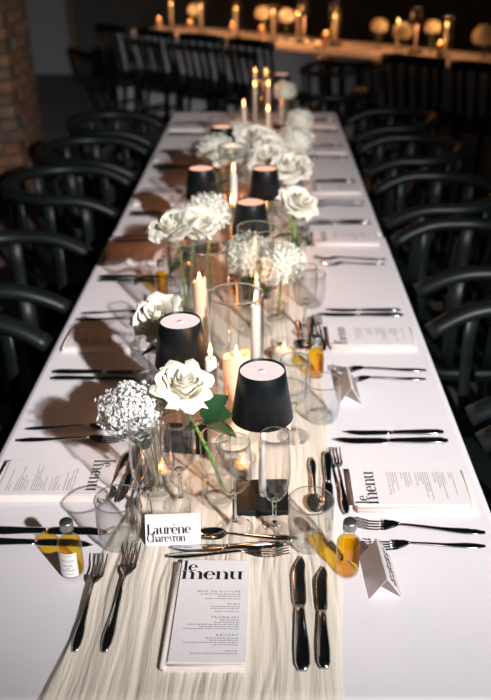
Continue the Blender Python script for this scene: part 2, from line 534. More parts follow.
def make_napkin():
    m = MB()
    rr = random.Random(5)
    for k in range(3):
        e = .003 * k
        m.rbox(-.0545 + e * .5, .0535 - e * .4, -.1005 + e * .6, .0975 - e * .3, .0002 + k * .0030, .0032 + k * .0030, .0013)
    m.v = [(x + .0016 * noise.noise((x * 60, y * 60, z * 300)), y + .0016 * noise.noise((x * 60 + 9, y * 60, z * 300)), z) for x, y, z in m.v]
    o = empty('napkin')
    m.build('folded_layers', 'napkin_cotton', o, smooth=False)
    MB().tube([(-.0540, -.0995, .0048), (-.0537, 0, .0052), (-.0540, .096, .0048)], .0046, 8).build('folded_edge', 'napkin_cotton', o)
    MB().tube([(.050, -.0972, .0093), (0, -.098, .0096), (-.048, -.0972, .0093)], .0012, 6).build('hem', 'napkin_cotton', o)
    return o
MENU, NAPKIN = Proto(make_menu), Proto(make_napkin)

# ------------------------------------------------------------------ cutlery (local: tip to +y, centred, lying on z=0)
def sweep_flat(m, pts, seg=8):
    """pts: (y, x_center, halfwidth, z, halfthick)"""
    m.tube([(p[1], p[0], p[3]) for p in pts], 1, seg, flat=[(p[2], p[4]) for p in pts])
def handle_pts(y0, y1, wend, wneck, zneck, n=10):
    r = []
    for i in range(n + 1):
        t = i / n
        w = interp([(0, wend * .45), (.05, wend * .85), (.2, wend), (.6, lerp(wend, wneck, .7)), (1, wneck)], t)
        z = interp([(0, .003), (.3, .004), (1, zneck)], t)
        r.append((lerp(y0, y1, t), 0, w, z, interp([(0, .0016), (.3, .0022), (1, .0018)], t)))
    return r
def make_fork(L, w):
    o = empty('fork')
    m = MB(); sweep_flat(m, handle_pts(-L / 2, L * .16, w * .64, w * .20, .009)); m.build('handle', 'steel', o)
    m = MB()
    y0, y1, y2 = L * .15, L * .27, L * .5
    # shoulder plate
    def sh(u, v):
        ww = interp([(0, w * .22), (.45, w * .7), (1, w)], v)
        x = (u * 2 - 1) * ww
        return (x, lerp(y0, y1, v), lerp(.009, .0045, v) + .0018 * abs(u * 2 - 1) ** 2)
    def sh2(u, v):
        x, y, z = sh(u, v); return (x, y, z - .0014)
    m.grid(sh, 6, 6); m.grid(lambda u, v: sh2(1 - u, v), 6, 6)
    for k in range(4):
        xc = (k - 1.5) * w * .52
        pts = [(lerp(y1 - .002, y2, t), xc * (1 + .06 * t), w * .17 * (1 - .45 * t ** 3), interp([(0, .0045), (.4, .0028), (1, .009)], t), .0010) for t in (0, .25, .5, .75, .93, 1)]
        sweep_flat(m, pts, 6)
    m.build('tines', 'steel', o)
    return o
def make_knife(L, w):
    o = empty('knife')
    m = MB()
    yb = L * .03
    pts = []
    for i in range(11):
        t = i / 10
        pts.append((lerp(-L / 2, yb, t), 0, interp([(0, w * .55), (.06, w * .95), (.3, w), (.85, w * .72), (1, w * .6)], t), .0042, interp([(0, .0022), (.1, .0036), (.8, .0032), (1, .0022)], t)))
    sweep_flat(m, pts, 10); m.build('handle', 'steel', o)
    m = MB(); pts = []
    for i in range(13):
        t = i / 12
        hw = interp([(0, w * .6), (.12, w * .95), (.6, w * 1.0), (.85, w * .8), (1, w * .12)], t)
        pts.append((lerp(yb - .003, L / 2, t), interp([(0, 0), (.6, 0), (1, w * .55)], t), hw, .0036, interp([(0, .0015), (.15, .0009), (1, .0006)], t)))
    sweep_flat(m, pts, 8); m.build('blade', 'steel', o)
    return o
def make_spoon(L, w):
    o = empty('spoon')
    m = MB(); sweep_flat(m, handle_pts(-L / 2, L * .22, w * .50, w * .15, .009)); m.build('handle', 'steel', o)
    m = MB()
    yc = L * .35; ry = L * .15
    def bowl(u, v, th=0):
        a = u * 2 * PI; r = v
        y = yc + ry * r * math.sin(a); x = w * r * math.cos(a) * (1 - .15 * math.sin(a))
        return (x, y, .0012 + .0065 * r * r + .0012 * max(0, -math.sin(a)) * r + th)
    m.grid(lambda u, v: bowl(u, v), 20, 5); m.grid(lambda u, v: bowl(1 - u, v, -.0008), 20, 5)
    m.build('bowl', 'steel', o)
    return o
CUT = {
    'dinner_fork': Proto(lambda: make_fork(.209, .0125)), 'starter_fork': Proto(lambda: make_fork(.183, .0110)),
    'dinner_knife': Proto(lambda: make_knife(.215, .0105)), 'starter_knife': Proto(lambda: make_knife(.190, .0090)),
    'dessert_fork': Proto(lambda: make_fork(.185, .0110)), 'dessert_knife': Proto(lambda: make_knife(.175, .0085)), 'dessert_spoon': Proto(lambda: make_spoon(.160, .0145)),
}
def _ren(make, nm):
    def f():
        o = make(); o.name = nm; return o
    return f
for k_ in CUT: CUT[k_].make = _ren(CUT[k_].make, k_)

# ------------------------------------------------------------------ glassware
def shell(outer, wall):
    """closed profile: outer from bottom centre to rim, then inner back down"""
    return outer
def make_tumbler():
    o = empty('water_tumbler')
    H_ = .086
    out = [(.0265, .002), (.030, .006), (.0335, .018), (.0352, .035), (.0356, .055), (.0350, H_ - .001), (.0346, H_), (.0338, H_ - .001), (.0342, .055), (.0338, .035), (.0316, .018), (.026, .011)]
    MB().lathe(out, 40).build('wall', 'clear_glass', o)
    MB().lathe([(0, .0008), (.024, 0), (.0275, .002), (.0295, .006), (.0275, .0095), (0, .0100)], 40).build('base', 'thick_glass', o)
    MB().lathe([(.0346 + .0011 * math.cos(a), H_ - .0004 + .0011 * math.sin(a)) for a in [k * PI / 3 for k in range(6)]], 40, closed=True).build('rim', 'solid_glass', o)
    return o
def stem_glass(name, H_, bowl, foot=.031, zb=.075, stem=.0038):
    o = empty(name)
    MB().lathe([(0, .0006), (foot * .97, .0004), (foot, .0015), (foot * .8, .0030), (foot * .3, .0050), (stem * 1.6, .010), (stem * 1.0, .016), (0, .016)], 36).build('foot', 'clear_glass', o)
    MB().lathe([(0, .0165), (stem * 1.25, .0165), (stem, .030), (stem * .85, zb * .7), (stem * 1.0, zb - .008), (stem * 2.0, zb), (0, zb + .001)], 20).build('stem', 'solid_glass', o)
    prof = [(r, z) for r, z in bowl]
    MB().lathe(prof + [(max(.001, r_ - .0010), z_ + .0009) for r_, z_ in reversed(bowl[1:])], 40).build('bowl', 'clear_glass', o)
    r, z = bowl[-1]
    MB().lathe([(r - .0005 + .00095 * math.cos(a), z + .00095 * math.sin(a)) for a in [k * PI / 3 for k in range(6)]], 40, closed=True).build('rim', 'solid_glass', o)
    return o
WINE = Proto(lambda: stem_glass('wine_glass', .168, [(0, .0735), (.008, .0745), (.017, .080), (.0245, .091), (.0285, .106), (.0295, .120), (.0288, .138), (.0272, .156), (.0262, .168)], .031, .0735))
FLUTE = Proto(lambda: stem_glass('champagne_flute', .187, [(0, .0655), (.007, .0665), (.014, .073), (.0200, .084), (.0238, .100), (.0250, .120), (.0243, .145), (.0230, .170), (.0222, .187)], .030, .0655))
TUMBLER = Proto(make_tumbler)

# ------------------------------------------------------------------ favour bottle
def make_bottle():
    o = empty('oil_bottle')
    MB().lathe([(0, .001), (.0145, .0005), (.0172, .0025), (.0178, .006), (.0178, .056), (.0168, .0615), (.0115, .0665), (.0080, .070), (.0076, .087)], 32).build('glass_body', 'clear_glass', o)
    MB().lathe([(0, .0035), (.0150, .0035), (.0166, .006), (.0168, .055), (.0158, .0605), (.0108, .0650), (0, .0652)], 32).build('oil', 'amber_oil', o)
    MB().lathe([(.0076, .0755), (.0094, .0760), (.0094, .0785), (.0076, .0790)], 24).build('neck_ring', 'thick_glass', o)
    pr = [(.0088, .0840), (.0100, .0840)]
    for k in range(5):
        pr += [(.0100, .0850 + k * .0020), (.0094, .0859 + k * .0020)]
    pr += [(.0100, .0955), (.0094, .0970), (0, .0970)]
    c = MB().lathe(pr, 28).build('screw_cap', 'cap_metal', o)
    MB().lathe([(0, .0981), (.0084, .0980), (.0088, .0972), (0, .0971)], 24).build('cap_top', 'cap_disc', c)
    # paper label, wraps the side facing local -y
    l = MB().grid(lambda u, v: (.01795 * math.sin((u - .5) * 1.75), -.01795 * math.cos((u - .5) * 1.75), .006 + v * .044), 12, 1).build('paper_label', 'label_paper', o)
    m = MB(); rr = random.Random(4)
    for zz, w, hh in ((.046, .7, .0010), (.0435, .35, .0008), (.037, .8, .0012), (.034, .7, .0007), (.027, .5, .0018), (.0225, .1, .0014), (.018, .65, .0018), (.0115, .6, .0009)):
        a = -w * .7
        while a < w * .7:
            da = rr.uniform(.05, .13)
            m.grid(lambda u, v: (.01812 * math.sin(a + da * u), -.01812 * math.cos(a + da * u), zz + hh * v), 1, 1); a += da + .035
    m.build('label_print', 'grey_ink', l)
    return o
BOTTLE = Proto(make_bottle)

# ------------------------------------------------------------------ place settings
# each setting: centre on the table edge side, direction the guest faces (rz turns local +y to that direction)
ORD = ['first', 'second', 'third', 'fourth', 'fifth', 'sixth']
S = []
for i, (f, c, k) in enumerate(((1.00, 1.118, 1.285), (1.528, 1.700, 1.847), (2.200, 2.390, 2.556), (2.758, 2.930, 3.050), (3.418, 3.523, 3.614), (3.916, 4.045, 4.167))):
    S.append(('R', i, f, c, k, 'at the %s right-hand place from the front' % ORD[i]))
for i, (f, c, k) in enumerate(((1.294, 1.145, 1.000), (1.824, 1.686, 1.524), (2.396, 2.240, 2.071), (2.917, 2.790, 2.645), (3.52, 3.39, 3.26), (4.09, 3.97, 3.85))):
    S.append(('L', i, f, c, k, 'at the %s left-hand place from the front' % ORD[i]))
RUNZ = TZ + .0066
rr = random.Random(11)
def jit(a): return rr.uniform(-a, a)
for side, i, yf, yc, yk, where in S:
    sg = 1 if side == 'R' else -1
    rz = PI / 2 * sg               # local +y (tips) towards the table centre
    ang = lambda a=.03: (0, 0, rz + jit(a))
    z = TZ + .0012
    sp = .030
    CUT['dinner_fork'].put((sg * .307, yf + sg * (.020), z), 0, 'large polished steel fork ' + where, 'fork', 'large forks by the napkins', rot=(0, 0, rz - (.10 if (side, i) == ('R', 0) else jit(.04))))
    CUT['starter_fork'].put((sg * .312, yf - sg * (.022), z), 0, 'smaller outer steel fork ' + where, 'fork', 'smaller outer forks', rot=ang())
    CUT['dinner_knife'].put((sg * .296, yk - sg * .014, z), 0, 'large polished steel knife ' + where, 'knife', 'large knives by the napkins', rot=ang(.02))
    CUT['starter_knife'].put((sg * .306, yk + sg * .014, z), 0, 'smaller outer steel knife ' + where, 'knife', 'smaller outer knives', rot=ang(.02))
    nr = rz + jit(.02)
    NAPKIN.put((sg * .308, yc, z), nr, 'folded cream cotton napkin under the menu ' + where, 'napkin', 'folded cream napkins')
    MENU.put((sg * .303, yc + .002, z + .0104), nr + jit(.015), 'white printed menu card on a napkin ' + where, 'menu', 'printed menu cards')
    # dessert set lies across the top of the setting
    fx, kx, sx = ((.190, .168, .143) if side == 'R' else (-.157, -.178, -.203))
    flip = 0 if side == 'R' else PI
    zi = lambda x_: z + .001 if abs(x_) > .185 else RUNZ - .001
    CUT['dessert_fork'].put((fx, yc + sg * .030, zi(fx)), 0, 'dessert fork above the menu ' + where, 'fork', 'dessert forks', rot=(0, 0, flip + jit(.03) + .03))
    CUT['dessert_knife'].put((kx, yc + .022, zi(kx)), 0, 'dessert knife above the menu ' + where, 'knife', 'dessert knives', rot=(0, 0, PI + jit(.03) - .03))
    CUT['dessert_spoon'].put((sx, yc + .012, zi(sx)), 0, 'dessert spoon above the menu ' + where, 'spoon', 'dessert spoons', rot=(0, 0, PI + jit(.04) - (.12 if side == 'L' else 0)))
    gl = {('R', 0): ((.170, 1.350), None, (.112, 1.285)), ('R', 1): ((.176, 1.895), None, (.152, 1.735)), ('L', 0): ((-.168, .988), (-.128, 1.036), (-.082, 1.080)),
          ('L', 1): ((-.190, 1.505), None, (-.150, 1.60))}.get((side, i))
    if gl is None: gl = ((sg * .172, yk + sg * .03), (sg * .140, yk + sg * (-.05)), None) if i < 3 else ((sg * .172, yk + sg * .03), None, None)
    if gl[0]: TUMBLER.put((gl[0][0], gl[0][1], RUNZ - .003), 0, 'clear water tumbler ' + where, 'glass', 'water tumblers')
    if gl[1]: FLUTE.put((gl[1][0], gl[1][1], RUNZ - .002), 0, 'clear champagne flute ' + where, 'glass', 'champagne flutes')
    if gl[2]: WINE.put((gl[2][0], gl[2][1], RUNZ - .002), 0, 'clear wine glass ' + where, 'glass', 'wine glasses')

BG = 'small oil bottles given to the guests'
BOTTLE.put((-.231, .924, TZ + .0008), -.12, 'amber oil bottle with white paper label, beside the left knives in front', 'bottle', BG)
BOTTLE.put((.182, .924, TZ + .0008), 2.5, 'amber oil bottle with silver cap, near the right tent card in front', 'bottle', BG)
BOTTLE.put((.166, 1.520, TZ + .0030), 2.3, 'amber oil bottle at the second right-hand place, behind the tumbler', 'bottle', BG)
BOTTLE.put((-.215, 1.965, TZ + .0008), 2.6, 'amber oil bottle on the left side, between the third place and the candles', 'bottle', BG)
BOTTLE.put((.172, 2.690, TZ + .0030), 2.2, 'small amber oil bottle at the fourth right-hand place, beside white flowers', 'bottle', BG)

# head setting at the near end
w_ = 'at the near end of the table'
z = RUNZ
CUT['dinner_fork'].put((-.150, .869, z - .001), 0, 'large polished steel fork left of the near menu', 'fork', 'large forks by the napkins', rot=(0, 0, -.05))
CUT['starter_fork'].put((-.193, .857, z - .001), 0, 'smaller steel fork on the runner edge, left of the near menu', 'fork', 'smaller outer forks', rot=(0, 0, -.02))
CUT['dinner_knife'].put((.108, .841, z - .001), 0, 'large polished steel knife right of the near menu', 'knife', 'large knives by the napkins', rot=(0, 0, .0))
CUT['starter_knife'].put((.139, .832, z - .001), 0, 'smaller steel knife near the right runner edge ' + w_, 'knife', 'smaller outer knives', rot=(0, 0, -.03))
NAPKIN.put((-.019, .835, z - .002), -.01, 'folded cream cotton napkin under the near menu ' + w_, 'napkin', 'folded cream napkins')
MENU.put((-.016, .837, z + .0085), -.012, 'white printed menu card lying nearest the camera ' + w_, 'menu', 'printed menu cards')
CUT['dessert_fork'].put((.003, .951, z + .002), 0, 'dessert fork lying across above the near menu ' + w_, 'fork', 'dessert forks', rot=(0, 0, -PI / 2 + .05))
CUT['dessert_knife'].put((.000, .967, z + .001), 0, 'dessert knife lying across behind the near dessert fork', 'knife', 'dessert knives', rot=(0, 0, PI / 2 + .06))
CUT['dessert_spoon'].put((.030, .992, z + .001), 0, 'dessert spoon lying across in front of the stemmed glasses', 'spoon', 'dessert spoons', rot=(0, 0, PI / 2 - .05))
TUMBLER.put((.129, .984, z - .003), 0, 'clear water tumbler standing over the near knives beside the amber bottle', 'glass', 'water tumblers')
FLUTE.put((.073, 1.008, z - .002), 0, 'clear champagne flute in front of the near black lamp', 'glass', 'champagne flutes')
WINE.put((.010, 1.018, z - .002), 0, 'clear wine glass between the rose vase and the near lamp', 'glass', 'wine glasses')

# ------------------------------------------------------------------ name cards
def make_tent(length, half, hgt, text=None, script=False):
    o = empty('name_card')
    t = .0005
    def panel(sy):
        m = MB()
        a = [(-length / 2, sy * half, 0), (length / 2, sy * half, 0), (length / 2, 0, hgt), (-length / 2, 0, hgt)]
        b = [(x, y - sy * t * 2, z) for x, y, z in a]
        m.add(a + b, [(0, 1, 2, 3), (7, 6, 5, 4), (0, 4, 5, 1), (1, 5, 6, 2), (2, 6, 7, 3), (3, 7, 4, 0)])
        return m.build('panel', 'white_card' if text else 'tent_card', o, smooth=False)
    pf, pb = panel(-1), panel(1)
    sl = math.hypot(half, hgt)
    ux, uz = half / sl, hgt / sl          # up the front panel: +y half, +z
    def toface(x, s, sgn=-1):
        return (x * (-sgn), sgn * half - sgn * ux * s + sgn * uz * .0007, uz * s + ux * .0007)
    m = MB()
    if text:
        q = MB()
        word(q, text[0], -length * .475, sl * .37, .0104, .93, -.10)
        word(q, text[1], -length * .475, sl * .12, .0088, .74, -.10)
        m.add([toface(x, y) for x, y, _ in q.v], q.f)
    if script:
        for row, s0 in ((0, .62), (1, .38)):
            pts = []
            for k in range(50):
                t_ = k / 49
                pts.append(toface(lerp(-.4, .38, t_) * length + .0012 * math.sin(k * 1.9), sl * s0 + .0035 * math.sin(k * 1.35 + row) * (1 + .6 * math.sin(k * .4)), 1 if script == 1 else -1))
            m.tube(pts, .00035, 4)
    if m.v: m.build('lettering', 'black_ink', o if False else pf, smooth=False)
    return o
t1 = make_tent(.086, .020, .046, text=('Laurène', 'Charevron')); t1.location = (-.086, .998, RUNZ - .001); t1.rotation_euler = (0, 0, .055)
tag(t1, 'white folded name card printed in black, standing beside the near menu', 'name card', 'name cards')
t2 = make_tent(.088, .024, .037, script=-1); t2.location = (.231, .914, TZ + .001); t2.rotation_euler = (0, 0, PI / 2 + .06)
tag(t2, 'white tent name card with handwriting, beside the front right bottle', 'name card', 'name cards')
t3 = make_tent(.088, .024, .040, script=-1); t3.location = (.232, 1.452, TZ + .001); t3.rotation_euler = (0, 0, PI / 2 + .02)
tag(t3, 'white tent name card behind the tumbler on the right side', 'name card', 'name cards')
t4 = make_tent(.088, .024, .040, script=-1); t4.location = (.225, 2.99, TZ + .001); t4.rotation_euler = (0, 0, PI / 2 + .35)
tag(t4, 'white tent name card far along the right side of the table', 'name card', 'name cards')

# ------------------------------------------------------------------ table lamps
def make_lamp(scale=1.0, glow='lamp_glow', power=.12, hue=(1.0, .33, .12)):
    o = empty('table_lamp')
    h0, h1, r0, r1 = .168, .252, .0495, .0365
    MB().rbox(-.044, .044, -.044, .044, 0, .011, .002).build('base', 'lamp_black', o, smooth=False)
    MB().lathe([(0, .011), (.0075, .011), (.0065, .016), (.0060, .172), (0, .173)], 20).build('stem', 'lamp_stem', o)
    sh = MB().lathe([(r0, h0), (r1, h1), (r1 - .0004, h1 + .0008), (r1 - .0016, h1), (r0 - .0014, h0)], 48, closed=True).build('shade', 'lamp_black', o)
    MB().lathe([(0, h1 - .003), (.010, h1 - .003), (r1 - .0018, h1 - .003), (r1 - .0018, h1 - .0055), (0, h1 - .0055)], 40).build('diffuser', glow, sh)
    MB().lathe([(0, h1 - .0018), (.0055, h1 - .0018), (.006, h1 - .0029), (0, h1 - .0029)], 16).build('touch_button', 'wax_white', sh)
    MB().lathe([(0, h0 + .012), (.020, h0 + .012), (.020, h0 + .024), (0, h0 + .024)], 24).build('bulb', 'lamp_glow_warm', sh)
    L = bpy.data.lights.new('lamp_bulb_light', 'POINT'); L.energy = power; L.color = hue; L.shadow_soft_size = .018
    lo = bpy.data.objects.new('lamp_bulb_light', L); col.objects.link(lo); lo.parent = o; lo.location = (0, 0, h0 - .008)
    return o
LAMP = Proto(lambda: make_lamp(power=.42, hue=(1.0, .48, .26)))
LAMPW = Proto(lambda: make_lamp(glow='lamp_glow_warm', power=.75))
LG = 'black cordless table lamps'
LAMP.put((.054, 1.094, RUNZ - .003), .03, 'black metal cordless table lamp nearest the camera, behind the flute', 'lamp', LG)
LAMP.put((-.090, 1.272, RUNZ - .003), -.1, 'black cordless table lamp behind the large front rose', 'lamp', LG)
LAMPW.put((.022, 1.966, RUNZ - .003), .2, 'black cordless table lamp just behind the hydrangeas', 'lamp', LG)
LAMPW.put((.057, 2.288, RUNZ - .003), .1, 'black cordless table lamp beside the right-leaning rose', 'lamp', LG)
LAMPW.put((-.126, 2.290, RUNZ - .003), 0, 'black cordless table lamp on the left above the white flower cluster', 'lamp', LG)
LAMPW.put((-.092, 2.841, RUNZ - .003), 0, 'black cordless table lamp mostly hidden by far white flowers', 'lamp', LG)
LAMPW.put((.135, 3.99, RUNZ - .003), 0, 'black cordless table lamp at the far end of the long table', 'lamp', LG)

# ------------------------------------------------------------------ candles and glass cylinders
def flame_light(parent, z, power):
    L = bpy.data.lights.new('flame_light', 'POINT'); L.energy = power; L.color = (1.0, .40, .13); L.shadow_soft_size = .006
    lo = bpy.data.objects.new('flame_light', L); col.objects.link(lo); lo.parent = parent; lo.location = (0, 0, z)
FL = [(0, 0), (.0022, .0015), (.0038, .006), (.0034, .012), (.0018, .019), (0, .026)]
def make_taper(H_=.215, r=.0105, mat='wax_white', power=.06, holder=True):
    o = empty('taper_candle')
    if holder:
        MB().lathe([(0, .0005), (.026, 0), (.028, .003), (.018, .008), (.0165, .030), (.0125, .032), (.0122, .012), (0, .011)], 28).build('holder', 'clear_glass', o)
    MB().lathe([(0, .012), (r, .012), (r * .96, H_ - .006), (r * .80, H_ - .001), (r * .5, H_ - .002), (0, H_ - .004)], 20).build('wax', mat, o)
    MB().tube([(0, 0, H_ - .004), (.0006, 0, H_ + .002), (.001, 0, H_ + .007)], .0008, 6).build('wick', 'wick', o)
    MB().lathe([(a, b + H_ + .003) for a, b in FL], 14).build('flame', 'flame', o)
    flame_light(o, H_ + .030, power)
    return o
def make_pillar(H_, r, power=.06):
    o = empty('pillar_candle')
    rim = [(0, .0005), (r * .97, 0), (r, .003), (r, H_ - .004), (r * .95, H_), (r * .86, H_ - .001), (r * .74, H_ - .010), (0, H_ - .014)]
    m = MB().lathe(rim, 36)
    m.v = [(x, y, zz + (.006 * math.sin(math.atan2(y, x) * 1 + 2.2) + .002 * math.sin(math.atan2(y, x) * 3) if zz > H_ * .9 and math.hypot(x, y) > r * .8 else 0)) for x, y, zz in m.v]
    m.build('wax', 'wax_candlelit', o)
    MB().tube([(0, 0, H_ - .014), (.0006, 0, H_ - .006), (.001, 0, H_ - .001)], .0009, 6).build('wick', 'wick', o)
    MB().lathe([(a, b + H_ - .006) for a, b in FL], 14).build('flame', 'flame', o)
    flame_light(o, H_ + .022, power)
    return o
def make_cyl(H_, r):
    o = empty('glass_cylinder')
    MB().lathe([(r - .001, .001), (r, .004), (r, H_ - .001), (r - .001, H_)], 48).build('wall', 'cylinder_glass', o)
    MB().lathe([(0, 0), (r - .002, 0), (r - .001, .003), (r - .004, .0048), (0, .0050)], 48).build('base', 'thick_glass', o)
    MB().lathe([(r - .001 + .0022 * math.cos(a), H_ + .0022 * math.sin(a)) for a in [k * PI / 4 for k in range(8)]], 48, closed=True).build('rim', 'solid_glass', o)
    return o
def make_tealight():
    o = empty('tealight')
    MB().lathe([(0, .0005), (.024, 0), (.027, .003), (.029, .048), (.0283, .0485), (.0275, .048), (.0255, .009), (0, .008)], 32).build('glass_cup', 'clear_glass', o)
    MB().lathe([(0, .0085), (.0235, .0085), (.0240, .028), (.021, .029), (0, .0275)], 28).build('wax', 'wax_white', o)
    MB().tube([(0, 0, .027), (.0005, 0, .033)], .0008, 6).build('wick', 'wick', o)
    MB().lathe([(a * .9, b * .75 + .030) for a, b in FL], 12).build('flame', 'flame', o)
    flame_light(o, .052, .04)
    return o
TAPER = Proto(make_taper)
def put_cyl(H_, r, x, y, label, grp='glass cylinders around the candles', base=RUNZ - .003):
    o = make_cyl(H_, r); o.location = (x, y, base)
    return tag(o, label, 'glass cylinder', grp)
def put_pillar(H_, r, x, y, label, power=.06, zz=RUNZ + .0025):
    o = make_pillar(H_, r, power); o.location = (x, y, zz)
    return tag(o, label, 'candle', 'pillar candles')
zr = RUNZ - .003
put_cyl(.290, .0480, .008, 1.300, 'tall clear glass cylinder around the wide peach-lit candle, behind the near lamp')
put_pillar(.165, .0255, .006, 1.300, 'wide peach-lit pillar candle in the glass cylinder behind the near lamp', .10)
put_cyl(.252, .0460, -.067, 1.635, 'clear glass cylinder around the narrow candle, behind the second lamp')
put_pillar(.168, .0150, -.087, 1.645, 'narrow peach-lit pillar candle in the cylinder behind the second lamp', .09)
put_cyl(.236, .0460, -.118, 1.735, 'clear glass cylinder left of the others, under the white flower cluster')
put_cyl(.262, .0425, .036, 1.740, 'slim clear glass cylinder in front of the hydrangeas')
put_cyl(.300, .0430, -.036, 2.350, 'clear glass cylinder standing between the two farther lamps')
put_cyl(.250, .0310, -.008, 2.470, 'clear glass cylinder in the middle of the far flowers')
put_cyl(.290, .0300, .008, 3.82, 'clear glass cylinder around candles toward the far table end')
put_cyl(.290, .0300, .070, 3.84, 'clear glass cylinder beside the far round rose')
TG = 'white taper candles'
TAPER.put((-.034, 1.205, zr), 0, 'white taper candle just behind the large front rose', 'candle', TG)
TAPER.put((.040, 1.425, zr), 0, 'tall white taper candle right of the wide peach-lit candle', 'candle', TG)
TAPER.put((-.078, 1.450, zr), 0, 'white taper candle between the second lamp and the tall cylinder', 'candle', TG, scale=.72)
TAPER.put((.038, 1.738, zr), 0, 'short white taper candle inside the slim cylinder before the hydrangeas', 'candle', TG, scale=.62)
TAPER.put((-.030, 2.06, zr), 0, 'white taper candle beside the lamp behind the hydrangeas', 'candle', TG)
TAPER.put((-.036, 2.350, zr + .006), 0, 'white taper candle inside the cylinder between the two farther lamps', 'candle', TG)
SLIM = Proto(lambda: make_taper(.215, .0080, 'wax_candlelit', .10))  # orange candlelight on the far tapers comes from the tinted wax
for px_, py_, lab in ((-.030, 3.36, 'slim taper candle left of the far candle cluster'), (.068, 3.255, 'slim taper candle right of the far candle cluster'), (.008, 3.82, 'slim taper candle inside the far left cylinder'), (.070, 3.84, 'slim taper candle inside the far right cylinder'), (.006, 4.21, 'slim taper candle on the left at the very far table end'), (.060, 4.20, 'slim taper candle on the right at the very far table end')):
    SLIM.put((px_, py_, zr + .006), 0, lab, 'candle', 'slim candles at the far end')
TEA = Proto(make_tealight)
TEA.put((.100, 1.590, zr), 0, 'tealight in a clear glass cup right of the tall cylinders', 'candle', 'tealights in glass cups')
TEA.put((-.122, 1.148, zr), 0, 'tealight in a clear cup behind the left champagne flute', 'candle', 'tealights in glass cups', scale=.85)
TEA.put((.020, 1.165, zr), 0, 'tealight in a clear cup beside the near lamp stem', 'candle', 'tealights in glass cups', scale=.8)
TEA.put((.150, 2.96, zr), 0, 'tealight in a clear cup among the far right flowers', 'candle', 'tealights in glass cups')

# ------------------------------------------------------------------ flowers
def petal_fn(r0, r1, z0, z1, a, hw, curl, cup):
    """returns fn(u,v): petal as a curved patch of a cup of radius r0..r1"""
    ph = R.uniform(0, 6)
    def fn(u, v):
        s = u * 2 - 1
        wdt = hw * (math.sin(PI * min(1, .18 + v * .62)) ** .8)
        edge = 1 - .22 * abs(s) ** 2.5 * v
        vv = v * edge
        rad = lerp(r0, r1, math.sin(vv * PI / 2)) + curl * max(0, vv - .62) ** 1.5 * 2.2 + .0012 * math.sin(s * 5 + ph) * v
        zz = lerp(z0, z1, vv) - curl * max(0, vv - .75) * .9
        an = a + s * wdt
        k = 1 - cup * abs(s) ** 2 * .18
        return (rad * k * math.cos(an), rad * k * math.sin(an), zz)
    return fn
def rose_petals(Rr, n=30):
    out = []
    rings = ((.10, 2), (.20, 3), (.31, 3), (.44, 4), (.58, 5), (.74, 5), (.90, 6))
    ph = R.uniform(0, 6)
    for k, (rf, cnt) in enumerate(rings):
        t = k / (len(rings) - 1)
        for j in range(cnt):
            a = ph + k * 1.9 + 2 * PI * j / cnt + R.uniform(-.12, .12)
            hw = PI / cnt * R.uniform(1.22, 1.42)
            r1 = Rr * rf * R.uniform(.94, 1.06)
            z1 = Rr * (.92 - .34 * t ** 1.5 + R.uniform(-.09, .09))
            z0 = -Rr * .55
            out.append((cup_petal(r1, z0, z1, a, hw, Rr * (.04 + .34 * t ** 1.3) * R.uniform(.5, 1.5)), t))
    return out
def cup_petal(r1, z0, z1, a, hw, curl):
    ph = R.uniform(0, 6); skew = R.uniform(-.22, .22)
    def fn(u, v):
        s = u * 2 - 1
        top = z1 - (z1 - z0) * (.17 * abs(s) ** 2.6) + skew * s * (z1 - z0) * .35
        zz = lerp(z0, top, v)
        bulge = math.sin(min(1, v * 1.25) * PI / 2) ** .75
        lip = max(0, v - .70) / .30
        rad = r1 * bulge * (1 + .10 * s * (1 if skew > 0 else -1)) + curl * lip ** 1.8 + .045 * r1 * math.sin(s * 3.5 + ph) * v + curl * .35 * lip * math.sin(s * 5 + ph * 2)
        zz -= curl * .75 * lip ** 2.6
        an = a + s * hw * (.55 + .45 * min(1, v * 1.6))
        return (rad * math.cos(an), rad * math.sin(an), zz)
    return fn
def leaf_mesh(m, L, w, M, bend=.25):
    def top(u, v):
        s = u * 2 - 1
        ww = w * math.sin(PI * (v * .93 + .05)) ** .8 * (1 - .25 * v)
        return (s * ww, v * L, -bend * L * v * v + .25 * abs(s) * ww + .0006)
    m.grid(top, 4, 7, M)
    m.grid(lambda u, v: (lambda p: (p[0], p[1], p[2] - .0008))(top(1 - u, v)), 4, 7, M)
def leaf_at(o, base, direction, L, w, roll=0, name='leaf'):
    d = Vector(direction).normalized()
    side = d.cross(Vector((0, 0, 1)))
    side = Vector((1, 0, 0)) if side.length < .05 else side.normalized()
    up = side.cross(d)
    M = Matrix((side, d, up)).transposed().to_4x4()
    M = Matrix.Translation(base) @ M @ Matrix.Rotation(roll, 4, 'Y')
    m = MB(); leaf_mesh(m, L, w, M)
    return m.build(name, 'leaf_green', o)
